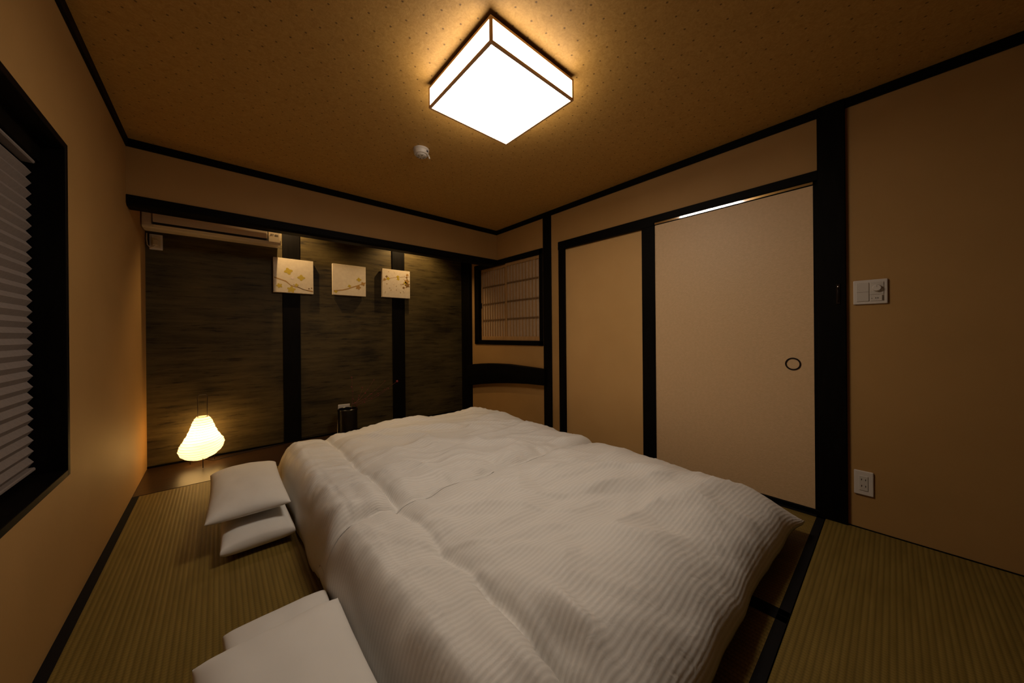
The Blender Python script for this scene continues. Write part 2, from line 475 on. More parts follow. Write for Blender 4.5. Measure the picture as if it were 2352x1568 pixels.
# back: hanging wall over the alcove and the dark alcove wall
structure(box('wall_back', XL, XR, YB, YB + 0.09, 1.86, ZC, M['wall']), 'beige hanging wall above the alcove')
alc = structure(box('wall_alcove', XL, XR, YR + 0.012, YR + T, 0, ZC, M['dark']), 'dark streaked panelled alcove wall')
P1, P2 = (0.449, 0.589), (1.478, 1.624)
for a, b in ((XL, P1[0] + .01), (P1[1] - .01, P2[0] + .01), (P2[1] - .01, XR)):
    box('panel', a, b, YR, YR + 0.014, 0.014, ZC, M['alcove'], alc)
for a, b in (P1, P2):
    box('post', a, b, YR - 0.012, YR + 0.012, 0.0, ZC, M['black'], alc, 0.003)
box('base_rail', XL, XR, YR - 0.008, YR + 0.012, 0.0, 0.016, M['black_h'], alc)

# ceiling trim on the four walls
tp = 0.012
tr = []
structure(box('trim_1', XL, XL + tp, YF, YB, ZT, ZC, M['black_h'], None, 0.002), 'black ceiling moulding on the window wall')
structure(box('trim_2', XL, XR, YB - tp, YB, ZT, ZC, M['black_h'], None, 0.002), 'black ceiling moulding on the alcove side')
structure(box('trim_3', XR - tp, XR, YF, YB, ZT, ZC, M['black_h'], None, 0.002), 'black ceiling moulding on the door wall')
structure(box('trim_4', XL, XR, YF, YF + tp, ZT, ZC, M['black_h'], None, 0.002), 'black ceiling moulding behind the camera')
# alcove lintel
lint = prism('trim_5', [(YB - 0.010, 1.862), (YB + 0.10, 1.862), (YB + 0.10, 1.797), (YB + 0.012, 1.797), (YB - 0.010, 1.812)], XL, XR, M['black_h'], None, 'x', 0.002)
structure(lint, 'black lintel beam across the alcove')
# posts on the right wall
structure(box('trim_6', XR - 0.015, XR + 0.05, 2.194, 2.297, 0, ZC - 0.001, M['black'], None, 0.003), 'black post between shoji window and door')
structure(box('trim_7', XR - 0.020, XR + 0.08, 0.157, 0.265, 0, ZC - 0.001, M['black'], None, 0.003), 'thick black post right of the sliding door')
structure(box('trim_8', XR - 0.004, XR + 0.05, 2.035, 2.105, 0, DZ, M['black'], None, 0.002), 'thin black jamb left of the papered panel')
structure(box('trim_9', XR - 0.006, XR + 0.10, 1.167, 1.267, 0, 1.80, M['black'], None, 0.002), 'black post between papered panel and sliding door')
# door head with the steel track
bm = bmesh.new()
add_box(bm, XR - 0.010, XR + 0.10, DY0, DY1 - 0.001, 1.819, DZ, 0.002)
add_box(bm, XR - 0.010, XR + 0.10, 1.167, DY1 - 0.001, 1.797, 1.822, 0.001)
add_box(bm, XR + 0.012, XR + 0.10, DY0, 1.167, 1.800, 1.822)
structure(bm_obj('trim_10', bm, M['black_h']), 'black door head above the sliding door')
structure(box('trim_11', XR - 0.004, XR + 0.10, DY0, 1.167, 0.0, 0.026, M['black_h'], None, 0.002), 'black sill under the sliding door')
structure(box('trim_12', XR - 0.047, XR, 3.556, YR, 0, ZC, M['black'], None, 0.003), 'black corner post of the alcove')

structure(box('trim_13', XR - 0.006, XR, YF, 0.157, 0, 0.004, M['black_h']), 'thin dark strip along the foot of the door wall')

# ------------------------------------------------------------------ sliding door
door = structure(empty('door_1', (XR, 0.72, 0)), 'pale pearly sliding paper door')
box('door_panel', XR + 0.004, XR + 0.03, 0.282, 1.167, 0.027, 1.799, M['fusuma'], door, 0.001)
box('door_stile', XR - 0.001, XR + 0.032, 0.264, 0.284, 0.026, 1.80, M['black'], door)
rt = Matrix.Rotation(math.radians(-2.2), 3, 'Y')
box('steel_track', XR - 0.004, XR + 0.002, 0.284, 1.165, 1.8035, 1.8165, M['steel'], door, 0.0, 1, rt)['label'] = 'thin shiny steel track strip above the door'
hd = lathe('door_pull', [(0.0, -0.004), (0.028, -0.004), (0.029, 0.0005)], (XR + 0.004, 0.3745, 0.8165), M['brass'], door, 40, True, '-x')
hd['label'] = 'round recessed finger pull'
pr = lathe('pull_rim', [(0.0275, -0.002), (0.0285, 0.003), (0.032, 0.004), (0.0355, 0.003), (0.0365, -0.002)], (XR + 0.004, 0.3745, 0.8165), M['bronze'], hd, 40, True, '-x')
adopt(door)

# ------------------------------------------------------------------ shoji window on the right wall
win2 = structure(empty('window_2', (XR, 2.9, SZ0)), 'small shoji window in black frame')
for nm, a in (('frame_post', (XR - 0.012, XR + 0.07, SY0, SY0 + 0.046, SZ0, SZ1)), ('frame_post', (XR - 0.012, XR + 0.07, SY1 - 0.085, SY1, SZ0, SZ1)),
              ('frame_rail', (XR - 0.012, XR + 0.07, SY0, SY1, SZ0, SZ0 + 0.05)), ('frame_rail', (XR - 0.012, XR + 0.07, SY0, SY1, SZ1 - 0.056, SZ1))):
    box(nm, *a, M['black'], win2, 0.002)
def sash(x, y0, y1, knob_y):
    s = empty('shoji_sash', (x, (y0 + y1) / 2, SZ0 + .05)); s.parent = win2
    z0, z1 = SZ0 + 0.05, SZ1 - 0.056
    sw = 0.022
    box('sash_stile', x, x + 0.024, y0, y0 + sw, z0, z1, M['shojiwood'], s, 0.001)
    box('sash_stile', x, x + 0.024, y1 - sw, y1, z0, z1, M['shojiwood'], s, 0.001)
    box('sash_rail', x, x + 0.024, y0 + sw, y1 - sw, z0, z0 + 0.045, M['shojiwood'], s, 0.001)
    box('sash_rail', x, x + 0.024, y0 + sw, y1 - sw, z1 - 0.032, z1, M['shojiwood'], s, 0.001)
    n = 9
    for i in range(n):
        y = y0 + sw + (y1 - y0 - 2 * sw) * (i + 1) / (n + 1)
        box('lattice_bar', x + 0.004, x + 0.017, y - 0.0035, y + 0.0035, z0 + 0.04, z1 - 0.03, M['shojiwood'], s)
    for z in (1.172, 1.370, 1.578):
        box('lattice_bar', x + 0.0035, x + 0.017, y0 + sw, y1 - sw, z - 0.007, z + 0.007, M['shojishade'], s)
    box('shoji_paper', x + 0.017, x + 0.0185, y0 + 0.01, y1 - 0.01, z0 + 0.02, z1 - 0.02, M['shojipaper'], s)
    k = box('finger_notch', x - 0.001, x + 0.004, knob_y - 0.009, knob_y + 0.009, 1.32, 1.39, M['dark'], s, 0.002)
    return s
sash(XR + 0.006, SY0 + 0.046, 2.905, SY0 + 0.055)
sash(XR + 0.034, 2.885, SY1 - 0.085, SY1 - 0.095)
bpy.context.view_layer.update()
for s in [c for c in win2.children if c.type == 'EMPTY']:
    # sash empties hold a local offset under the window root
    s.location = Vector(s.location) - win2.location
bpy.context.view_layer.update()
for s in [c for c in win2.children if c.type == 'EMPTY']:
    for ch in s.children: ch.matrix_parent_inverse = s.matrix_world.inverted()
for ch in win2.children:
    if ch.type != 'EMPTY': ch.matrix_parent_inverse = win2.matrix_world.inverted()

# ------------------------------------------------------------------ window on the left wall with pleated blind
win1 = structure(empty('window_1', (XL, 1.3, WZ0)), 'window in deep black frame')
c = 0.024; d0 = XL - 0.115
box('frame_post', d0, XL + 0.004, WY1 - c, WY1, WZ0, WZ1, M['black'], win1, 0.0015)
box('frame_post', d0, XL + 0.004, WY0, WY0 + c, WZ0, WZ1, M['black'], win1, 0.0015)
box('frame_rail', d0, XL + 0.004, WY0 + c, WY1 - c, WZ0, WZ0 + c, M['black'], win1, 0.0015)
box('frame_rail', d0, XL + 0.004, WY0 + c, WY1 - c, WZ1 - c, WZ1, M['black'], win1, 0.0015)
box('inner_head', d0, XL - 0.05, WY0 + c, WY1 - c, 1.612, WZ1 - c, M['black'], win1, 0.001)
box('glass_pane', d0 + 0.004, d0 + 0.010, WY0 + c, WY1 - c, WZ0 + c, WZ1 - c, M['glass'], win1)
adopt(win1)
blind = thing('pleated_blind', 'grey pleated fabric blind filling the black framed window', 'blind', (XL - 0.073, 1.3, 0.548))
BY0, BY1 = WY0 + c + 0.008, 1.953
box('head_rail', XL - 0.088, XL - 0.058, BY0, BY1 - 0.004, 1.600, 1.6115, M['blind'], blind, 0.003)
pitch = 0.0368; zt = 1.588; zb = 0.556
k = int(round((zt - zb) / pitch)) * 2
vs, fs = [], []
for i in range(k + 1):
    z = zt + (zb - zt) * i / k
    x = XL - 0.067 if i % 2 else XL - 0.0795
    vs += [(x, BY0, z), (x, BY1, z)]
for i in range(k): fs.append((2 * i, 2 * i + 1, 2 * i + 3, 2 * i + 2))
n0 = len(vs)
vs += [(a - 0.0012, b, z) for a, b, z in vs[:n0]]
nf = len(fs)
fs += [tuple(n0 + q for q in f[::-1]) for f in fs[:nf]]
me = bpy.data.meshes.new('pleated_fabric'); me.from_pydata(vs, [], fs); me.update()
new_obj('pleated_fabric', me, M['blind'], blind)
box('bottom_rail', XL - 0.084, XL - 0.062, BY0, BY1 - 0.004, 0.545, 0.557, M['blind'], blind, 0.003)
adopt(blind)

# ------------------------------------------------------------------ curved rail under the shoji window
top = [(2.254, .651), (2.5, .660), (2.812, .668), (3.0, .664), (3.17, .656), (3.34, .642), (3.487, .626), (3.615, .600)]
bot = [(2.254, .489), (2.5, .480), (2.812, .456), (3.0, .436), (3.17, .413), (3.34, .389), (3.487, .363), (3.615, .340)]
bm = bmesh.new()
rings = []
for (y, zt_), (_, zb_) in zip(top, bot):
    e = 0.014
    pr_ = [(2.395 + e, zt_), (XR, zt_ - .002), (XR, zb_ + .002), (2.395 + e, zb_), (2.395 + .004, zb_ + .004), (2.395, zb_ + e), (2.395, zt_ - e), (2.395 + .004, zt_ - .004)]
    rings.append([bm.verts.new((x, y, z)) for x, z in pr_])
for a, b in zip(rings[:-1], rings[1:]):
    for i in range(8):
        j = (i + 1) % 8; bm.faces.new((a[i], a[j], b[j], b[i]))
bm.faces.new(rings[0][::-1]); bm.faces.new(rings[-1])
rail = bm_obj('curved_rail', bm, M['black_h'], None, True)
rail.data.set_sharp_from_angle(angle=math.radians(50))
tag(rail, 'arched black timber rail on the wall below the shoji window', 'rail')

# ------------------------------------------------------------------ ceiling lamp
LX0, LX1, LY0, LY1, LZ0, LZ1 = 0.762, 1.247, 0.972, 1.456, 2.080, 2.180
lamp = thing('ceiling_lamp', 'lit square paper ceiling lamp with thin brown wooden edges', 'lamp', ((LX0 + LX1) / 2, (LY0 + LY1) / 2, ZC))
box('base_plate', LX0 + .03, LX1 - .03, LY0 + .03, LY1 - .03, LZ1 - 0.004, ZC, M['lampbase'], lamp)
box('top_cover', LX0 + .002, LX1 - .002, LY0 + .002, LY1 - .002, LZ1 - 0.006, LZ1, M['lampbase'], lamp)
bt = 0.010
for x in (LX0, LX1 - bt):
    for y in (LY0, LY1 - bt):
        box('corner_bar', x, x + bt, y, y + bt, LZ0, LZ1, M['lampwood'], lamp)
for y in (LY0, LY1 - bt):
    box('edge_bar', LX0 + bt, LX1 - bt, y, y + bt, LZ0, LZ0 + bt, M['lampwood'], lamp)
    box('edge_bar', LX0 + bt, LX1 - bt, y, y + bt, LZ1 - bt, LZ1, M['lampwood'], lamp)
for x in (LX0, LX1 - bt):
    box('edge_bar', x, x + bt, LY0 + bt, LY1 - bt, LZ0, LZ0 + bt, M['lampwood'], lamp)
    box('edge_bar', x, x + bt, LY0 + bt, LY1 - bt, LZ1 - bt, LZ1, M['lampwood'], lamp)
def quad(name, pts, mat, parent):
    me = bpy.data.meshes.new(name); me.from_pydata(pts, [], [(0, 1, 2, 3)]); me.update()
    return new_obj(name, me, mat, parent)
e = 0.002
quad('paper_diffuser', [(LX0 + bt, LY0 + bt, LZ0 + e), (LX0 + bt, LY1 - bt, LZ0 + e), (LX1 - bt, LY1 - bt, LZ0 + e), (LX1 - bt, LY0 + bt, LZ0 + e)], M['lamp_bottom'], lamp)
z0, z1 = LZ0 + bt, LZ1 - bt
quad('paper_side', [(LX0 + e, LY0 + bt, z0), (LX0 + e, LY0 + bt, z1), (LX0 + e, LY1 - bt, z1), (LX0 + e, LY1 - bt, z0)], M['lamp_side'], lamp)
quad('paper_side', [(LX1 - e, LY0 + bt, z0), (LX1 - e, LY1 - bt, z0), (LX1 - e, LY1 - bt, z1), (LX1 - e, LY0 + bt, z1)], M['lamp_side'], lamp)
quad('paper_side', [(LX0 + bt, LY0 + e, z0), (LX1 - bt, LY0 + e, z0), (LX1 - bt, LY0 + e, z1), (LX0 + bt, LY0 + e, z1)], M['lamp_side'], lamp)
quad('paper_side', [(LX0 + bt, LY1 - e, z0), (LX0 + bt, LY1 - e, z1), (LX1 - bt, LY1 - e, z1), (LX1 - bt, LY1 - e, z0)], M['lamp_side'], lamp)
adopt(lamp)

# ------------------------------------------------------------------ smoke detector
det = thing('smoke_detector', 'small round white smoke detector on the ceiling beyond the lamp', 'smoke detector', (0.995, 2.01, ZC))
c0 = (0.995, 2.01, ZC)
lathe('mounting_base', [(0, 0), (0.050, 0), (0.050, 0.010), (0.047, 0.012), (0, 0.012)], c0, M['white'], det, 40, True, '-z')
lathe('housing', [(0.046, 0.011), (0.046, 0.030), (0.041, 0.036), (0.0, 0.036)], c0, M['white'], det, 40, True, '-z')
lathe('grille_ring', [(0.034, 0.0362), (0.033, 0.044), (0.026, 0.048), (0.0, 0.048)], c0, M['white2'], det, 32, True, '-z')
for i in range(6):
    a = i * math.pi / 3 + .3
    r1, r2 = 0.012, 0.030
    cx, cy = c0[0] + 0.021 * math.cos(a), c0[1] + 0.021 * math.sin(a)
    box('vent_slot', cx - 0.007, cx + 0.007, cy - 0.0022, cy + 0.0022, ZC - 0.0495, ZC - 0.046, M['printgrey'], det, 0, 1, Matrix.Rotation(a, 3, 'Z'))
a = math.radians(-62)
dd = Vector((math.cos(a), math.sin(a), 0))
p = Vector(c0) + dd * 0.0465
box('indicator_window', p.x - 0.0015, p.x + 0.0015, p.y - 0.006, p.y + 0.006, ZC - 0.026, ZC - 0.016, M['dark'], det, 0, 1, Matrix.Rotation(a, 3, 'Z'))
a = math.radians(-10)
p = Vector(c0) + Vector((math.cos(a), math.sin(a), 0)) * 0.048
tube('pull_cord', [p + Vector((0, 0, -0.02)), p + Vector((0.003, -0.001, -0.035)), p + Vector((0.006, -0.003, -0.046))], [0.002, 0.004, 0.005], M['card'], det, 8)
adopt(det)

# ------------------------------------------------------------------ air conditioner
AX0, AX1 = XL + 0.006, 0.415
ac = thing('air_conditioner', 'cream wall air conditioner tucked under the black lintel', 'air conditioner', (0.0, YR, 1.775))
yf = 3.525
prof = [(YR - 0.001, 2.06), (YR - 0.001, 1.81), (3.66, 1.792), (3.565, 1.788), (3.54, 1.791), (yf + 0.004, 1.803), (yf, 1.83), (yf, 2.03), (yf + 0.02, 2.06)]
prism('body', prof, AX0, AX1, M['ivory'], ac, 'x', 0.004)
prism('front_panel', [(yf - 0.009, 1.832), (yf - 0.014, 1.87), (yf - 0.014, 2.02), (yf + 0.003, 2.03), (yf + 0.003, 1.832)], AX0 + 0.055, 0.318, M['ivory'], ac, 'x', 0.003)
box('air_slot', AX0 + 0.056, 0.318, yf - 0.006, yf + 0.008, 1.8165, 1.8315, M['dark'], ac)
for gx in (AX0 + 0.0505, 0.3185): box('panel_gap', gx, gx + 0.004, yf - 0.005, yf + 0.006, 1.8165, 1.95, M['dark'], ac)
prism('louver', [(yf - 0.003, 1.814), (yf + 0.014, 1.793), (yf + 0.018, 1.797), (yf, 1.8165)], AX0 + 0.06, 0.31, M['ivory'], ac, 'x')
dp = box('display_plate', 0.328, 0.409, yf - 0.004, yf + 0.004, 1.81, 1.905, M['ivory'], ac, 0.002)
# small printed marks on the display plate
for (x0, x1, z0, z1) in ((0.341, 0.344, 1.866, 1.880), (0.347, 0.350, 1.866, 1.880), (0.347, 0.353, 1.866, 1.868), (0.347, 0.353, 1.878, 1.880), (0.356, 0.362, 1.878, 1.880), (0.359, 0.362, 1.866, 1.880), (0.337, 0.343, 1.864, 1.867),
                         (0.371, 0.378, 1.867, 1.878), (0.380, 0.387, 1.867, 1.878), (0.389, 0.396, 1.867, 1.878)):
    mk = box('printed_mark', x0, x1, yf - 0.0046, yf - 0.0038, z0, z1, M['printgrey'], dp)
adopt(ac)

outb = thing('air_conditioner_socket', 'white wall socket with plug cover below the air conditioner', 'socket', (-0.356, YR, 1.73))
box('plate', -0.391, -0.320, YR - 0.010, YR - 0.0005, 1.670, 1.787, M['white'], outb, 0.003, 2)
box('socket_face', -0.381, -0.331, YR - 0.014, YR - 0.009, 1.682, 1.775, M['ivory'], outb, 0.002)
box('plug', -0.372, -0.342, YR - 0.040, YR - 0.013, 1.700, 1.742, M['ivory'], outb, 0.005, 2)
tube('power_cord', [(-0.357, YR - 0.035, 1.702), (-0.362, YR - 0.045, 1.685), (-0.385, YR - 0.03, 1.678), (-0.400, YR - 0.02, 1.70), (-0.404, YR - 0.02, 1.74), (-0.402, YR - 0.03, 1.785)], 0.0035, M['ivory'], outb)
adopt(outb)

# ------------------------------------------------------------------ three canvases
def canvas(x0, x1, z0, z1, label):
    t = thing('canvas_picture', label, 'picture', ((x0 + x1) / 2, YR, z0), 'square canvases on the alcove wall')
    y0 = YR - 0.046
    box('stretched_canvas', x0, x1, y0, YR - 0.013, z0, z1, M['canvas'], t, 0.002, 2)
    def P(u, v): return (x0 + u * (x1 - x0), z0 + v * (z1 - z0))
    def poly(pts, mat, nm, lift=0.0006):
        me = bpy.data.meshes.new(nm)
        me.from_pydata([(P(*q)[0], y0 - lift, P(*q)[1]) for q in pts], [], [tuple(range(len(pts)))]); me.update()
        o = new_obj(nm, me, M[mat], t); return o
    def blossom(u, v, r, mat, n=5, ph=0.0, lift=0.0007):
        pts = []
        for k in range(n * 6):
            a = 2 * math.pi * k / (n * 6) + ph
            rr = 1.15 * r * (0.80 + 0.20 * math.cos(n * (a - ph)))
            pts.append((u + rr * math.cos(a), v + rr * math.sin(a) * .9))
        poly(pts, mat, 'painted_blossom', lift)
    def branch(pts, wd, mat):
        up, dn = [], []
        for i, (u, v) in enumerate(pts):
            wv = wd * (1 - 0.5 * i / len(pts)) * (0.8 + 0.4 * random.random())
            up.append((u, v + wv)); dn.append((u, v - wv))
        poly(up + dn[::-1], mat, 'painted_branch', 0.0005)
    adopt_later.append(t)
    return blossom, branch
adopt_later = []
bl, br = canvas(0.376, 0.693, 1.400, 1.716, 'leftmost square canvas with two large yellow blossoms')
br([(0.02, .42), (.18, .37), (.30, .33), (.42, .22), (.52, .19), (.60, .18), (.75, .12), (.98, .09)], .018, 'ochre')
br([(.48, .25), (.58, .20), (.70, .14), (.82, .10), (.99, .07)], .010, 'brownp')
for a in ((.36, .63, .10, 'gold', 4, .3), (.68, .47, .09, 'gold', 4, .0), (.43, .10, .10, 'gold', 5, .2), (.14, .19, .07, 'gold', 5, .7), (.56, .24, .05, 'gold', 4, .1), (.46, .44, .045, 'pinkp', 5, 0), (.88, .16, .022, 'brownp', 4, 0), (.95, .18, .02, 'brownp', 4, 0)): bl(*a)
bl, br = canvas(0.861, 1.180, 1.410, 1.723, 'middle square canvas with a faint rising ochre branch')
br([(.03, .12), (.15, .14), (.30, .17), (.45, .22), (.60, .29), (.72, .34), (.86, .41), (.99, .47)], .020, 'ochre')
for a in ((.78, .55, .07, 'gold', 4, .1), (.49, .31, .05, 'gold', 4, .3), (.76, .29, .08, 'ochre', 5, 0), (.91, .42, .07, 'ochre', 4, .5), (.09, .10, .05, 'gold', 4, .2)): bl(*a)
bl, br = canvas(1.354, 1.673, 1.420, 1.733, 'rightmost square canvas with dense small golden leaves and specks')
br([(.0, .55), (.10, .60), (.20, .66), (.35, .70), (.52, .74), (.66, .76), (.80, .78), (.99, .80)], .008, 'ochre')
br([(.86, .82), (.90, .68), (.92, .55), (.90, .42)], .03, 'brownp')
for a in ((.15, .73, .04, 'brownp', 4, 0), (.20, .66, .06, 'gold', 5, 0), (.08, .62, .05, 'ochre', 4, .4), (.55, .76, .05, 'gold', 4, 0), (.56, .68, .05, 'gold', 4, .4), (.88, .62, .09, 'ochre', 5, .2), (.90, .48, .09, 'brownp', 5, .6), (.82, .56, .06, 'gold', 4, 0), (.76, .38, .045, 'brownp', 4, .3), (.88, .76, .035, 'brownp', 4, 0), (.90, .86, .05, 'ochre', 4, .2)): bl(*a)
for i in range(22):
    bl(random.uniform(.05, .95), random.uniform(.15, .92), random.uniform(.010, .022), random.choice(['ochre', 'brownp', 'ochre']), 4, random.random())
for t in adopt_later: adopt(t)

# ------------------------------------------------------------------ alcove downlights behind the lintel
for x, lab in ((0.437, 'small recessed downlight above the leftmost canvas behind the lintel'), (1.66, 'small recessed downlight above the rightmost canvas behind the lintel')):
    t = thing('alcove_downlight', lab, 'downlight', (x, 3.50, ZC), 'downlights above the canvases')
    lathe('housing_ring', [(0.022, 0.0), (0.032, 0.0), (0.032, 0.02), (0.022, 0.02)], (x, 3.50, ZC), M['bronze'], t, 24, True, '-z')
    lathe('lens', [(0, 0.006), (0.022, 0.006)], (x, 3.50, ZC), M['downlight'], t, 24, True, '-z')
    ld = bpy.data.lights.new('downlight_beam', 'SPOT'); ld.energy = SPOT_W * 4; ld.color = SPOT_COL
    ld.spot_size = math.radians(125); ld.spot_blend = 0.6; ld.shadow_soft_size = 0.012
    lo = bpy.data.objects.new('downlight_beam', ld); COL.objects.link(lo); lo.location = (x, 3.50, ZC - 0.024)
    lo.rotation_euler = (math.radians(16), 0, 0)
    lo.parent = t
    adopt(t)

# ------------------------------------------------------------------ paper floor lantern
LC = Vector((-0.098, 3.57, 0))
lan = thing('floor_lantern', 'glowing pear shaped paper lantern with wire handle standing in the alcove', 'lantern', LC)
def shade_r(h, a):
    """radius of the washi shade, h 0..1 from bottom opening to top opening"""
    ks = [(0.0, .072), (0.05, .104), (0.12, .126), (0.22, .135), (0.32, .130), (0.45, .110), (0.58, .090), (0.72, .074), (0.85, .062), (0.94, .050), (1.0, .036)]
    for (h0, r0), (h1, r1) in zip(ks[:-1], ks[1:]):
        if h <= h1:
            t = (h - h0) / (h1 - h0); t = t * t * (3 - 2 * t) * .4 + t * .6
            r = r0 + (r1 - r0) * t; break
    lob = math.exp(-((h - 0.2) / 0.25) ** 2)
    return r * (1 + 0.085 * lob * math.cos(3 * (a - 0.75)))
def shade_z(h, a):
    tilt = 0.020 * math.cos(a - 0.6) * math.exp(-((h - 0.15) / 0.3) ** 2)
    return 0.068 + h * 0.308 + tilt
nr = 18; sub = 4; na = 64
vs, fs = [], []
for i in range(nr * sub + 1):
    h = i / (nr * sub)
    ph = (i % sub) / sub
    sc = -0.0022 * math.sin(math.pi * ph)
    for k_ in range(na):
        a = 2 * math.pi * k_ / na
        r = shade_r(h, a) + sc + 0.0012 * math.sin(a * 9 + i * .7)
        vs.append((LC.x + r * math.cos(a), LC.y + r * math.sin(a), shade_z(h, a)))
for i in range(nr * sub):
    for k_ in range(na):
        k2 = (k_ + 1) % na
        fs.append((i * na + k_, i * na + k2, (i + 1) * na + k2, (i + 1) * na + k_))
me = bpy.data.meshes.new('paper_shade'); me.from_pydata(vs, [], fs); me.update()
new_obj('paper_shade', me, M['washi'], lan, True)
hel = []
for i in range(nr * 40 + 1):
    h = i / (nr * 40); a = 2 * math.pi * nr * h
    r = shade_r(h, a) + 0.0006
    hel.append((LC.x + r * math.cos(a), LC.y + r * math.sin(a), shade_z(h, a)))
tube('bamboo_rib_spiral', hel, 0.0011, M['lampbase'], lan, 4)
ring = lambda z, r: [(LC.x + r * math.cos(2 * math.pi * i / 32), LC.y + r * math.sin(2 * math.pi * i / 32), z) for i in range(32)]
tube('top_ring', ring(0.376, 0.036), 0.0016, M['lampwood'], lan, 6, True)
hx = 0.027
pts = [(LC.x - hx, LC.y, 0.30), (LC.x - hx, LC.y, 0.45), (LC.x - hx - .002, LC.y, 0.525), (LC.x - hx + .004, LC.y, 0.541), (LC.x - hx + .012, LC.y, 0.546), (LC.x + hx - .012, LC.y, 0.546), (LC.x + hx - .004, LC.y, 0.541), (LC.x + hx + .002, LC.y, 0.525), (LC.x + hx, LC.y, 0.45), (LC.x + hx, LC.y, 0.30)]
tube('wire_handle', pts, 0.0024, M['wire'], lan, 8)
for fx, fy in ((-0.095, 3.454), (-0.172, 3.612), (-0.030, 3.636)):
    lg = tube('leg', [(fx, fy, 0.006), (fx, fy, 0.06), (fx * .6 + LC.x * .4, fy * .6 + LC.y * .4, 0.17)], 0.0026, M['wire'], lan, 8)
    tube('foot', [(fx, fy, 0.001), (fx, fy, 0.02)], 0.0042, M['wire'], lg, 8)
lathe('bulb', [(0, .0), (.010, .0), (.012, .02), (.020, .045), (.022, .06), (.016, .076), (0, .083)], (LC.x, LC.y, 0.10), plain('lit_bulb', (.9, .85, .7), .5, emit=(1, .75, .4), es=6.0), lan, 20)
ld = bpy.data.lights.new('lantern_light', 'POINT'); ld.energy = LANTERN_W; ld.color = LANTERN_COL; ld.shadow_soft_size = 0.03
lo = bpy.data.objects.new('lantern_light', ld); COL.objects.link(lo); lo.location = (LC.x, LC.y, 0.225); lo.parent = lan
tube('power_cord', [(LC.x, LC.y, 0.10), (LC.x + .02, 3.58, 0.03), (LC.x + .06, 3.60, 0.008), (0.02, 3.63, 0.006), (0.12, 3.66, 0.006), (0.25, 3.70, 0.006), (0.45, 3.71, 0.006)], 0.003, M['wire'], lan, 6)
adopt(lan)
for o in lan.children:
    if o.name.startswith('leg'):
        for f_ in o.children: f_.matrix_parent_inverse = lan.matrix_world.inverted()

# ------------------------------------------------------------------ vase with berry branch and card
vc = (0.925, 3.45, 0.001)
v = lathe('vase', [(0, 0), (0.078, 0), (0.083, 0.006), (0.085, 0.02), (0.085, 0.27), (0.088, 0.285), (0.088, 0.297), (0.084, 0.300), (0.079, 0.296), (0.077, 0.27), (0.076, 0.02), (0, 0.02)], vc, M['vase'], None, 48)
tag(v, 'black cylindrical vase half hidden behind the far bedding', 'vase')
cdo = box('folded_card', 0.862, 0.968, 3.548, 3.556, 0.0015, 0.326, M['card'], None, 0.002, 1, Matrix.Rotation(math.radians(2), 3, 'Y'))
tag(cdo, 'white folded card standing just behind the black vase', 'card')
bt_ = thing('berry_branch', 'thin dark red branch with berries leaning out of the black vase', 'branch', (0.97, 3.47, 0.1))
base = Vector((0.945, 3.44, 0.05))
tips = [(0.979, 3.5, 0.582), (1.182, 3.5, 0.531), (1.076, 3.5, 0.464), (1.306, 3.5, 0.519), (1.328, 3.5, 0.435), (1.441, 3.52, 0.501), (1.142, 3.5, 0.394)]
for i, tpnt in enumerate(tips):
    tpnt = Vector(tpnt)
    mid = base.lerp(tpnt, 0.5) + Vector((0, 0, 0.05)); mid.x = 0.985 + 0.3 * (tpnt.x - 0.985)
    st = Vector((0.965, 3.452, 0.335))
    pts = [base, st]
    for q in range(1, 9):
        t = q / 8
        pts.append(st * (1 - t) ** 2 + mid * 2 * t * (1 - t) + tpnt * t * t)
    tube('stem', pts, [0.0022 - 0.0001 * q for q in range(10)], M['stem'], bt_, 6)
    for q in (4, 6, 7, 9):
        c_ = pts[q] + Vector((random.uniform(-.012, .012), random.uniform(-.01, .01), random.uniform(-.008, .012)))
        rr = random.uniform(.0045, .0075)
        if i == 5 and q == 9: rr = 0.014; c_ = pts[q]
        lathe('berry', [(0, -rr), (rr * .7, -rr * .7), (rr, 0), (rr * .7, rr * .7), (0, rr)], c_, M['red'], bt_, 10)
adopt(bt_)

# ------------------------------------------------------------------ switch, socket, latch on the right wall
sw = thing('light_switch_plate', 'white switch plate with round dimmer dial beside the thick black post', 'light switch', (XR, 0.073, 1.194))
box('plate', XR - 0.010, XR - 0.0005, 0.014, 0.132, 1.134, 1.255, M['white'], sw, 0.004, 3)
box('rocker_switch', XR - 0.0135, XR - 0.008, 0.0765, 0.120, 1.148, 1.2415, M['white2'], sw, 0.0015)
for z in (1.1945,):
    box('switch_joint', XR - 0.0139, XR - 0.0125, 0.077, 0.1195, z - 0.0006, z + 0.0006, M['printgrey'], sw)
box('dimmer_face', XR - 0.0125, XR - 0.008, 0.027, 0.0735, 1.180, 1.2415, M['white2'], sw, 0.001)
dial = lathe('dimmer_dial', [(0, 0.026), (0.0135, 0.026), (0.0155, 0.023), (0.017, 0.0125), (0.019, 0.0123)], (XR, 0.050, 1.2115), M['white'], sw, 32, True, '-x')
box('dial_mark', XR - 0.0265, XR - 0.0255, 0.0495, 0.0505, 1.215, 1.224, M['printgrey'], dial)
box('small_switch', XR - 0.0125, XR - 0.008, 0.027, 0.0735, 1.148, 1.1775, M['white2'], sw, 0.001)
box('indicator', XR - 0.0131, XR - 0.0122, 0.0655, 0.0685, 1.1605, 1.1635, M['printgrey'], sw)
box('slide_knob', XR - 0.0145, XR - 0.012, 0.030, 0.0335, 1.151, 1.175, M['printgrey'], sw)
for y in (0.045, 0.052): box('printed_mark', XR - 0.0130, XR - 0.0124, y, y + 0.004, 1.160, 1.165, M['printgrey'], sw)
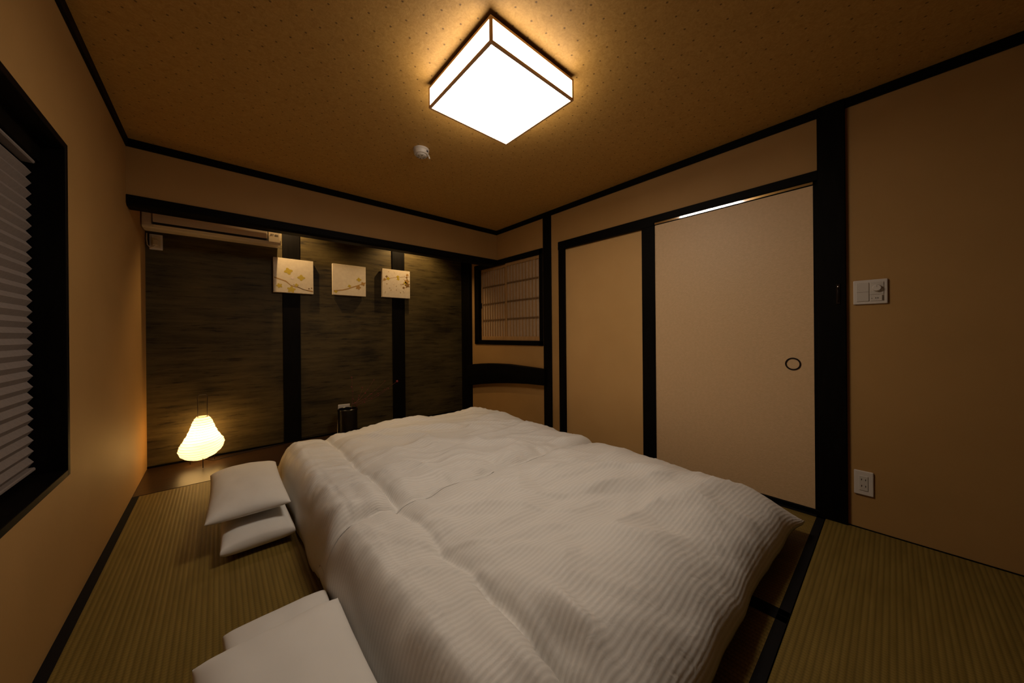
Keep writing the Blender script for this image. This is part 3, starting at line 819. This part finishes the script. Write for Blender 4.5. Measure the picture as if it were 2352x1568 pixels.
adopt(sw)
ou = thing('wall_outlet', 'white double wall outlet low on the wall beside the thick black post', 'outlet', (XR, 0.1, 0.233))
box('plate', XR - 0.009, XR - 0.0005, 0.066, 0.135, 0.1725, 0.294, M['white'], ou, 0.004, 3)
box('socket_face', XR - 0.0115, XR - 0.008, 0.0845, 0.1165, 0.196, 0.270, M['white2'], ou, 0.0015)
for z in (0.219, 0.251):
    for y in (0.0935, 0.1075):
        box('socket_slot', XR - 0.0119, XR - 0.011, y - 0.0013, y + 0.0013, z - 0.0042, z + 0.0042, M['dark'], ou)
adopt(ou)
la = thing('door_latch', 'small black latch plate on the thick black post', 'latch', (XR - 0.02, 0.186, 1.14))
box('latch_plate', XR - 0.024, XR - 0.0195, 0.178, 0.1945, 1.141, 1.246, M['bronze'], la, 0.002)
lathe('latch_stud', [(0.004, 0.0), (0.004, 0.003), (0.0025, 0.0045), (0, 0.005)], (XR - 0.0235, 0.1862, 1.232), M['steel'], la, 12, True, '-x')
tube('latch_hook', [(XR - 0.026, 0.1862, 1.226), (XR - 0.031, 0.1862, 1.21), (XR - 0.031, 0.1862, 1.17), (XR - 0.026, 0.1862, 1.152)], 0.0022, M['bronze'], la, 6)
adopt(la)

# ------------------------------------------------------------------ bedding
rng = np.random.RandomState(11)
PERM = rng.permutation(256); PERM = np.concatenate([PERM, PERM])
GR = rng.uniform(0, 2 * np.pi, 256); GX, GY = np.cos(GR), np.sin(GR)
def perlin(x, y):
    x = np.asarray(x, float) + 100; y = np.asarray(y, float) + 100
    xi = np.floor(x).astype(int); yi = np.floor(y).astype(int)
    xf = x - xi; yf_ = y - yi; xi &= 255; yi &= 255
    def g(i, j, dx, dy):
        h = PERM[PERM[i & 255] + (j & 255)]
        return GX[h] * dx + GY[h] * dy
    u = xf ** 3 * (xf * (xf * 6 - 15) + 10); v_ = yf_ ** 3 * (yf_ * (yf_ * 6 - 15) + 10)
    a = g(xi, yi, xf, yf_); b = g(xi + 1, yi, xf - 1, yf_)
    c_ = g(xi, yi + 1, xf, yf_ - 1); d_ = g(xi + 1, yi + 1, xf - 1, yf_ - 1)
    return (a + u * (b - a)) * (1 - v_) + (c_ + u * (d_ - c_)) * v_ * 1.0
def gauss(x, s): return np.exp(-(x / s) ** 2)
def qprof(d, r):
    t = np.clip(d / r, 0, 1)
    return np.sqrt(np.clip(1 - (1 - t) ** 2.2, 0, 1))
def ridged(x, y): return 1 - np.abs(perlin(x, y)) * 2

def grid_axis(a, b, ra, rb, step):
    """samples along an axis, denser where the edges roll over"""
    n1 = 14
    A = a + ra * (1 - np.cos(np.linspace(0, np.pi / 2, n1)))
    B = b - rb * (1 - np.cos(np.linspace(0, np.pi / 2, n1)))[::-1]
    n = max(4, int((b - rb - a - ra) / step))
    mid = np.linspace(a + ra, b - rb, n)[1:-1]
    return np.concatenate([A, mid, B])

def cloth(name, xs, ys, ZT_, ZB_, DX, DY, mat, V):
    nx, ny = len(xs), len(ys)
    X, Y = np.meshgrid(xs, ys, indexing='ij')
    top_ = np.stack([X + DX, Y + DY, ZT_], -1).reshape(-1, 3)
    bot_ = np.stack([X + DX, Y + DY, np.minimum(ZB_, ZT_ - 0.002)], -1)
    idx = np.arange(nx * ny).reshape(nx, ny)
    edge = np.zeros((nx, ny), bool); edge[0, :] = edge[-1, :] = True; edge[:, 0] = edge[:, -1] = True
    bidx = np.where(edge, idx, 0); k_ = nx * ny
    inner = ~edge
    bidx[inner] = k_ + np.arange(inner.sum())
    verts = np.concatenate([top_, bot_[inner]], 0)
    f1 = np.stack([idx[:-1, :-1], idx[1:, :-1], idx[1:, 1:], idx[:-1, 1:]], -1).reshape(-1, 4)
    f2 = np.stack([bidx[:-1, :-1], bidx[:-1, 1:], bidx[1:, 1:], bidx[1:, :-1]], -1).reshape(-1, 4)
    me = bpy.data.meshes.new(name)
    me.from_pydata(verts.tolist(), [], np.concatenate([f1, f2]).tolist())
    me.update()
    uv = me.uv_layers.new(name='UVMap')
    li = np.zeros(len(me.loops), dtype=np.int32); me.loops.foreach_get('vertex_index', li)
    U = np.concatenate([np.stack([X, V], -1).reshape(-1, 2), np.stack([X, V], -1)[inner]], 0)
    uv.data.foreach_set('uv', U[li].astype(np.float32).ravel())
    me.materials.append(mat)
    me.polygons.foreach_set('use_smooth', np.ones(len(me.polygons), bool))
    return new_obj(name, me, None)

# near duvet -------------------------------------------------------
def build_duvet(near):
    if near:
        x0, x1, y0, y1 = 0.314, 2.150, 0.322, 1.500
        rl, rr_, rn, rf = 0.11, 0.46, 0.34, 0.20
        zh = dict(l=0.035, r=0.060, n=0.080, f=0.10)
    else:
        x0, x1, y0, y1 = 0.292, 2.130, 1.425, 2.850
        rl, rr_, rn, rf = 0.11, 0.34, 0.09, 0.20
        zh = dict(l=0.035, r=0.05, n=0.215, f=0.03)
    xs = grid_axis(x0, x1, rl, rr_, 0.0075); ys = grid_axis(y0, y1, rn, rf, 0.0075)
    X, Y = np.meshgrid(xs, ys, indexing='ij')
    o = 0.0 if near else 37.3
    dl, dr, dn, df = X - x0, x1 - X, Y - y0, y1 - Y
    de = np.minimum(np.minimum(dl, dr), np.minimum(dn, df))
    H = np.full_like(X, 0.272 if near else 0.285)
    H += 0.034 * perlin(X * 2.0 + o, Y * 2.3)                      # soft filling
    H += 0.026 * perlin(X * 4.3 + o, Y * 4.9 + 9)
    # head-end roll and the stitched line across the duvet
    wig = 0.016 * perlin(Y * 3.1 + o, 0.5 + 0 * Y) + 0.006 * perlin(Y * 11 + o, 2.5 + 0 * Y)
    cxx = X - (0.583 + wig)
    if near:
        D = 0.022 + 0.058 * np.clip((0.85 - Y) / 0.3, 0, 1) + 0.012 * np.clip((Y - 1.1) / 0.2, 0, 1)
    else:
        D = 0.030 + 0.014 * perlin(Y * 4, 0 * Y + 3.3) + 0.03 * gauss(Y - 1.55, 0.12)
    D = D * (0.55 + 0.9 * np.clip(perlin(Y * 5.2 + o, 0 * Y + 7.7) + 0.4, 0, 1))
    H -= D * gauss(cxx, 0.020) * 0.8
    H -= D * 0.25 * gauss(cxx, 0.07)
    H += D * 0.22 * gauss(np.abs(cxx) - 0.075, 0.035)
    # pulled creases radiating from that line
    H += 0.010 * gauss(cxx, 0.16) * perlin(X * 5 + o, Y * 19)
    # folded pocket at the near end of the line
    if near:
        H -= 0.045 * gauss(X - 0.625, 0.032) * gauss(Y - 0.545, 0.055)
        H += 0.026 * gauss(X - 0.690, 0.024) * gauss(Y - 0.55, 0.08)
        H -= 0.0045 * gauss(X - (0.412 + 0.01 * perlin(Y * 2.5, 0 * Y)), 0.006)
    else:
        H -= 0.0035 * gauss(X - (0.40 + 0.008 * perlin(Y * 2.5, 0 * Y + 5)), 0.006)
    # diagonal folds on the body of the duvet
    ca, sa = math.cos(math.radians(28)), math.sin(math.radians(28))
    P, Q = X * ca - Y * sa, X * sa + Y * ca
    wx = 0.10 * perlin(X * 3 + o, Y * 3 + 4)
    fold = np.clip(ridged((P + wx) * 1.3 + o, (Q + wx) * 4.2 + 7) - 0.55, 0, 1)
    H += 0.058 * fold * np.clip((X - 0.62) / 0.2, 0, 1) * np.clip(de / 0.25, 0.4, 1)
    fold2 = np.clip(ridged((P + wx) * 2.6 + o + 3, (Q - wx) * 7.5 + 2) - 0.6, 0, 1)
    H += 0.024 * fold2
    H += 0.0035 * perlin(X * 12 + o, Y * 14)
    # dimples where the two duvets meet
    H -= 0.040 * gauss(Y - (1.37 if near else 1.50), 0.06) * np.clip(perlin(X * 6.5 + 2, 0 * X + (1.5 if near else 6.5)) + 0.1, 0, 1)
    # crumpled hems
    crump = np.exp(-de / 0.11)
    crump = crump * np.clip(1.25 - 0.6 * np.clip((X - 1.2) / 0.5, 0, 1), 0, 1)
    cr_ = crump if near else crump * np.clip(1.2 - df * 0 - np.exp(-df / 0.3), 0.15, 1)
    H += 0.020 * cr_ * perlin(X * 11 + o, Y * 11 + 3) + 0.010 * cr_ * perlin(X * 24 + o, Y * 24)
    if not near: H += np.exp(-dn / 0.10) * (0.016 * perlin(X * 9, Y * 3 + 5) + 0.012 * perlin(X * 22, Y * 8))
    if near:
        foot = np.clip((X - 1.2) / 0.5, 0, 1) * np.exp(-dn / 0.14)
        H += 0.016 * foot * perlin(X * 14, Y * 11) + 0.008 * foot * ridged(X * 12, Y * 8)
    # edge roll
    zhem = (zh['l'] * np.exp(-dl / .05) + zh['r'] * np.exp(-dr / .05) + zh['n'] * np.exp(-dn / .05) + zh['f'] * np.exp(-df / .05)) / \
           (np.exp(-dl / .05) + np.exp(-dr / .05) + np.exp(-dn / .05) + np.exp(-df / .05))
    if not near: zhem = zhem * np.clip(np.minimum(X - 0.30, 2.13 - X) / 0.16, 0.22, 1)
    zhem = zhem + 0.010 * perlin(X * 9 + o, Y * 9)
    zhem = np.maximum(zhem, 0.012)
    prof_ = qprof(dl, rl) * qprof(dr, rr_) * qprof(dn, rn) * qprof(df, rf)
    ZT_ = zhem + (H - zhem) * prof_
    # underside: lies on the futon inside, hangs outside it
    if near:
        mx0, mx1, my0, my1 = 0.38, 2.08, 0.365, 1.37
    else:
        mx0, mx1, my0, my1 = 0.38, 2.06, 1.60, 2.74
    ins = np.minimum(np.minimum(X - mx0, mx1 - X), np.minimum(Y - my0, my1 - Y))
    t = np.clip((ins + 0.05) / 0.05, 0, 1)
    ZB_ = zhem * (1 - t) + 0.112 * t
    if not near:
        lim = (0.215 - (Y - 1.425) * 0.72) * np.clip(np.minimum(X - 0.30, 2.13 - X) / 0.16, 0.22, 1)
        ZB_ = np.where(Y < 1.60, np.maximum(ZB_, lim), ZB_)
    # hem line is not ruler straight
    DX = np.exp(-dl / .12) * 0.014 * perlin(Y * 5 + o, 0 * Y + 1.5) + np.exp(-dr / .12) * 0.018 * perlin(Y * 6 + o, 0 * Y + 2.5)
    DY = np.exp(-dn / .12) * 0.016 * perlin(X * 5 + o, 0 * X + 3.5) + np.exp(-df / .12) * 0.016 * perlin(X * 5 + o, 0 * X + 4.5)
    if near:
        DY -= np.exp(-dn / .12) * 0.034 * np.clip((X - 1.80) / 0.3, 0, 1) ** 2          # corner pulled out at the foot
        DX -= np.exp(-dl / .10) * 0.022 * np.clip((Y - 1.25) / 0.12, 0, 1)
    else:
        DY = np.where(dn < 0.3, DY * 0.9, DY)
    # cloth length across the stripes, so that they keep their width where the duvet rolls over
    ZS = zhem.mean() + (0.27 - zhem.mean()) * prof_[len(xs) // 2][None, :]
    seg = np.sqrt(np.diff(ys)[None, :] ** 2 + np.diff(ZS, axis=1) ** 2)
    V = np.concatenate([np.zeros((1, 1)), np.cumsum(seg, axis=1)], axis=1)
    V = np.repeat(V, len(xs), axis=0) + 0.010 * perlin(X * 2.5 + o, Y * 2.5)
    if not near:      # the far duvet lies on the edge of the near one
        from mathutils.bvhtree import BVHTree
        bt2 = BVHTree.FromPolygons([v.co for v in near_obj.data.vertices], [tuple(p.vertices) for p in near_obj.data.polygons])
        low = np.full_like(X, -1.0)
        for i in range(X.shape[0]):
            for j in range(X.shape[1]):
                if ys[j] > 1.60: break
                h = bt2.ray_cast(Vector((X[i, j] + DX[i, j], Y[i, j] + DY[i, j], 1.0)), Vector((0, 0, -1)))
                if h[0] is not None: low[i, j] = h[0].z + 0.0025
        ZB_ = np.maximum(ZB_, low)
        ZT_ = np.maximum(ZT_, ZB_ + np.where(de < 0.001, 0.0, 0.004))
        ZT_ = np.where(de < 0.001, np.maximum(ZT_, low), ZT_)
    return cloth('duvet', xs, ys, ZT_, ZB_, DX, DY, M['duvet'], V)

near_obj = None
dn_ = near_obj = build_duvet(True)
tag(dn_, 'white striped duvet on the bed nearest the camera', 'duvet', 'white striped duvets')
df_ = build_duvet(False)
def lift_clear(upper, lower, step=0.0012, most=40):
    """raise the few spots of the upper cloth that would cut into the lower one"""
    from mathutils.bvhtree import BVHTree
    polys = [tuple(p.vertices) for p in upper.data.polygons]
    lo = BVHTree.FromPolygons([v.co for v in lower.data.vertices], [tuple(p.vertices) for p in lower.data.polygons])
    co = np.zeros(len(upper.data.vertices) * 3, np.float32); upper.data.vertices.foreach_get('co', co); co = co.reshape(-1, 3)
    near_polys = [p for p in polys if co[list(p), 1].min() < 1.66]
    for it in range(most):
        ub = BVHTree.FromPolygons([Vector(c) for c in co.tolist()], near_polys)
        hit = {a for a, b in ub.overlap(lo)}
        if not hit: break
        vs_ = {v for h in hit for v in near_polys[h]}
        co[list(vs_), 2] += step
    upper.data.vertices.foreach_set('co', co.ravel()); upper.data.update()
lift_clear(df_, dn_)
tag(df_, 'white striped duvet on the far bed beside the alcove', 'duvet', 'white striped duvets')

def futon(x0, x1, y0, y1, label):
    o = box('futon_mattress', x0, x1, y0, y1, 0.0015, 0.105, M['futon'], None, 0.035, 4)
    for p_ in o.data.polygons: p_.use_smooth = True
    tag(o, label, 'mattress', 'futon mattresses')
futon(0.39, 2.075, 0.368, 1.365, 'cream futon mattress under the near duvet')
futon(0.39, 2.055, 1.605, 2.735, 'cream futon mattress under the far duvet')

def pillow(cx, cy, z0, hx_, hy_, th, rot, label, seed, sag=0.0, ex=0.40):
    n = 44
    s = np.linspace(-1, 1, n)
    s = np.sign(s) * (1 - (1 - np.abs(s)) ** 1.5)
    A, B = np.meshgrid(s, s, indexing='ij')
    body = ((1 - np.abs(A) ** 2.6) * (1 - np.abs(B) ** 2.6))
    body = np.clip(body, 0, 1) ** ex
    px = hx_ * A * (1 - 0.055 * (1 - B ** 2)); py = hy_ * B * (1 - 0.035 * (1 - A ** 2))
    wr = 0.006 * perlin(A * 2 + seed, B * 3) + 0.0025 * perlin(A * 6 + seed, B * 7) * (1 - body)
    zc_ = z0 + th * 0.45
    zt_ = zc_ + th * 0.50 * body + wr * body ** .5
    zb_ = zc_ - th * 0.45 * body
    zt_ -= sag * (1 - body)
    zb_ -= sag * (1 - body) * 0.8
    zb_ = np.maximum(zb_, z0)
    zt_ = np.maximum(zt_, zb_ + 0.0005)
    c_, s_ = math.cos(rot), math.sin(rot)
    X = cx + px * c_ - py * s_; Y = cy + px * s_ + py * c_
    idx = np.arange(n * n).reshape(n, n)
    edge = np.zeros((n, n), bool); edge[0, :] = edge[-1, :] = True; edge[:, 0] = edge[:, -1] = True
    bidx = np.where(edge, idx, 0); bidx[~edge] = n * n + np.arange((~edge).sum())
    V = np.concatenate([np.stack([X, Y, zt_], -1).reshape(-1, 3), np.stack([X, Y, zb_], -1)[~edge]])
    f1 = np.stack([idx[:-1, :-1], idx[1:, :-1], idx[1:, 1:], idx[:-1, 1:]], -1).reshape(-1, 4)
    f2 = np.stack([bidx[:-1, :-1], bidx[:-1, 1:], bidx[1:, 1:], bidx[1:, :-1]], -1).reshape(-1, 4)
    me = bpy.data.meshes.new('pillow'); me.from_pydata(V.tolist(), [], np.concatenate([f1, f2]).tolist()); me.update()
    o = new_obj('pillow', me, M['pillow'], None, True)
    tag(o, label, 'pillow', 'white pillows in two stacks')
    return o
pillow(0.137, 2.245, 0.0015, 0.140, 0.325, 0.120, 0.0, 'lower white pillow of the far stack near the lantern', 1.3, 0.0, 0.28)
pillow(0.112, 2.335, 0.129, 0.160, 0.345, 0.122, -0.015, 'upper white pillow of the far stack near the lantern', 5.1, 0.014, 0.38)
pillow(0.146, 1.035, 0.0015, 0.144, 0.350, 0.122, 0.0, 'lower white pillow of the near stack, mostly covered', 8.7, 0.0, 0.28)
pillow(0.119, 0.825, 0.131, 0.168, 0.342, 0.108, 0.02, 'upper white pillow of the near stack at the picture bottom', 3.2, 0.018, 0.40)
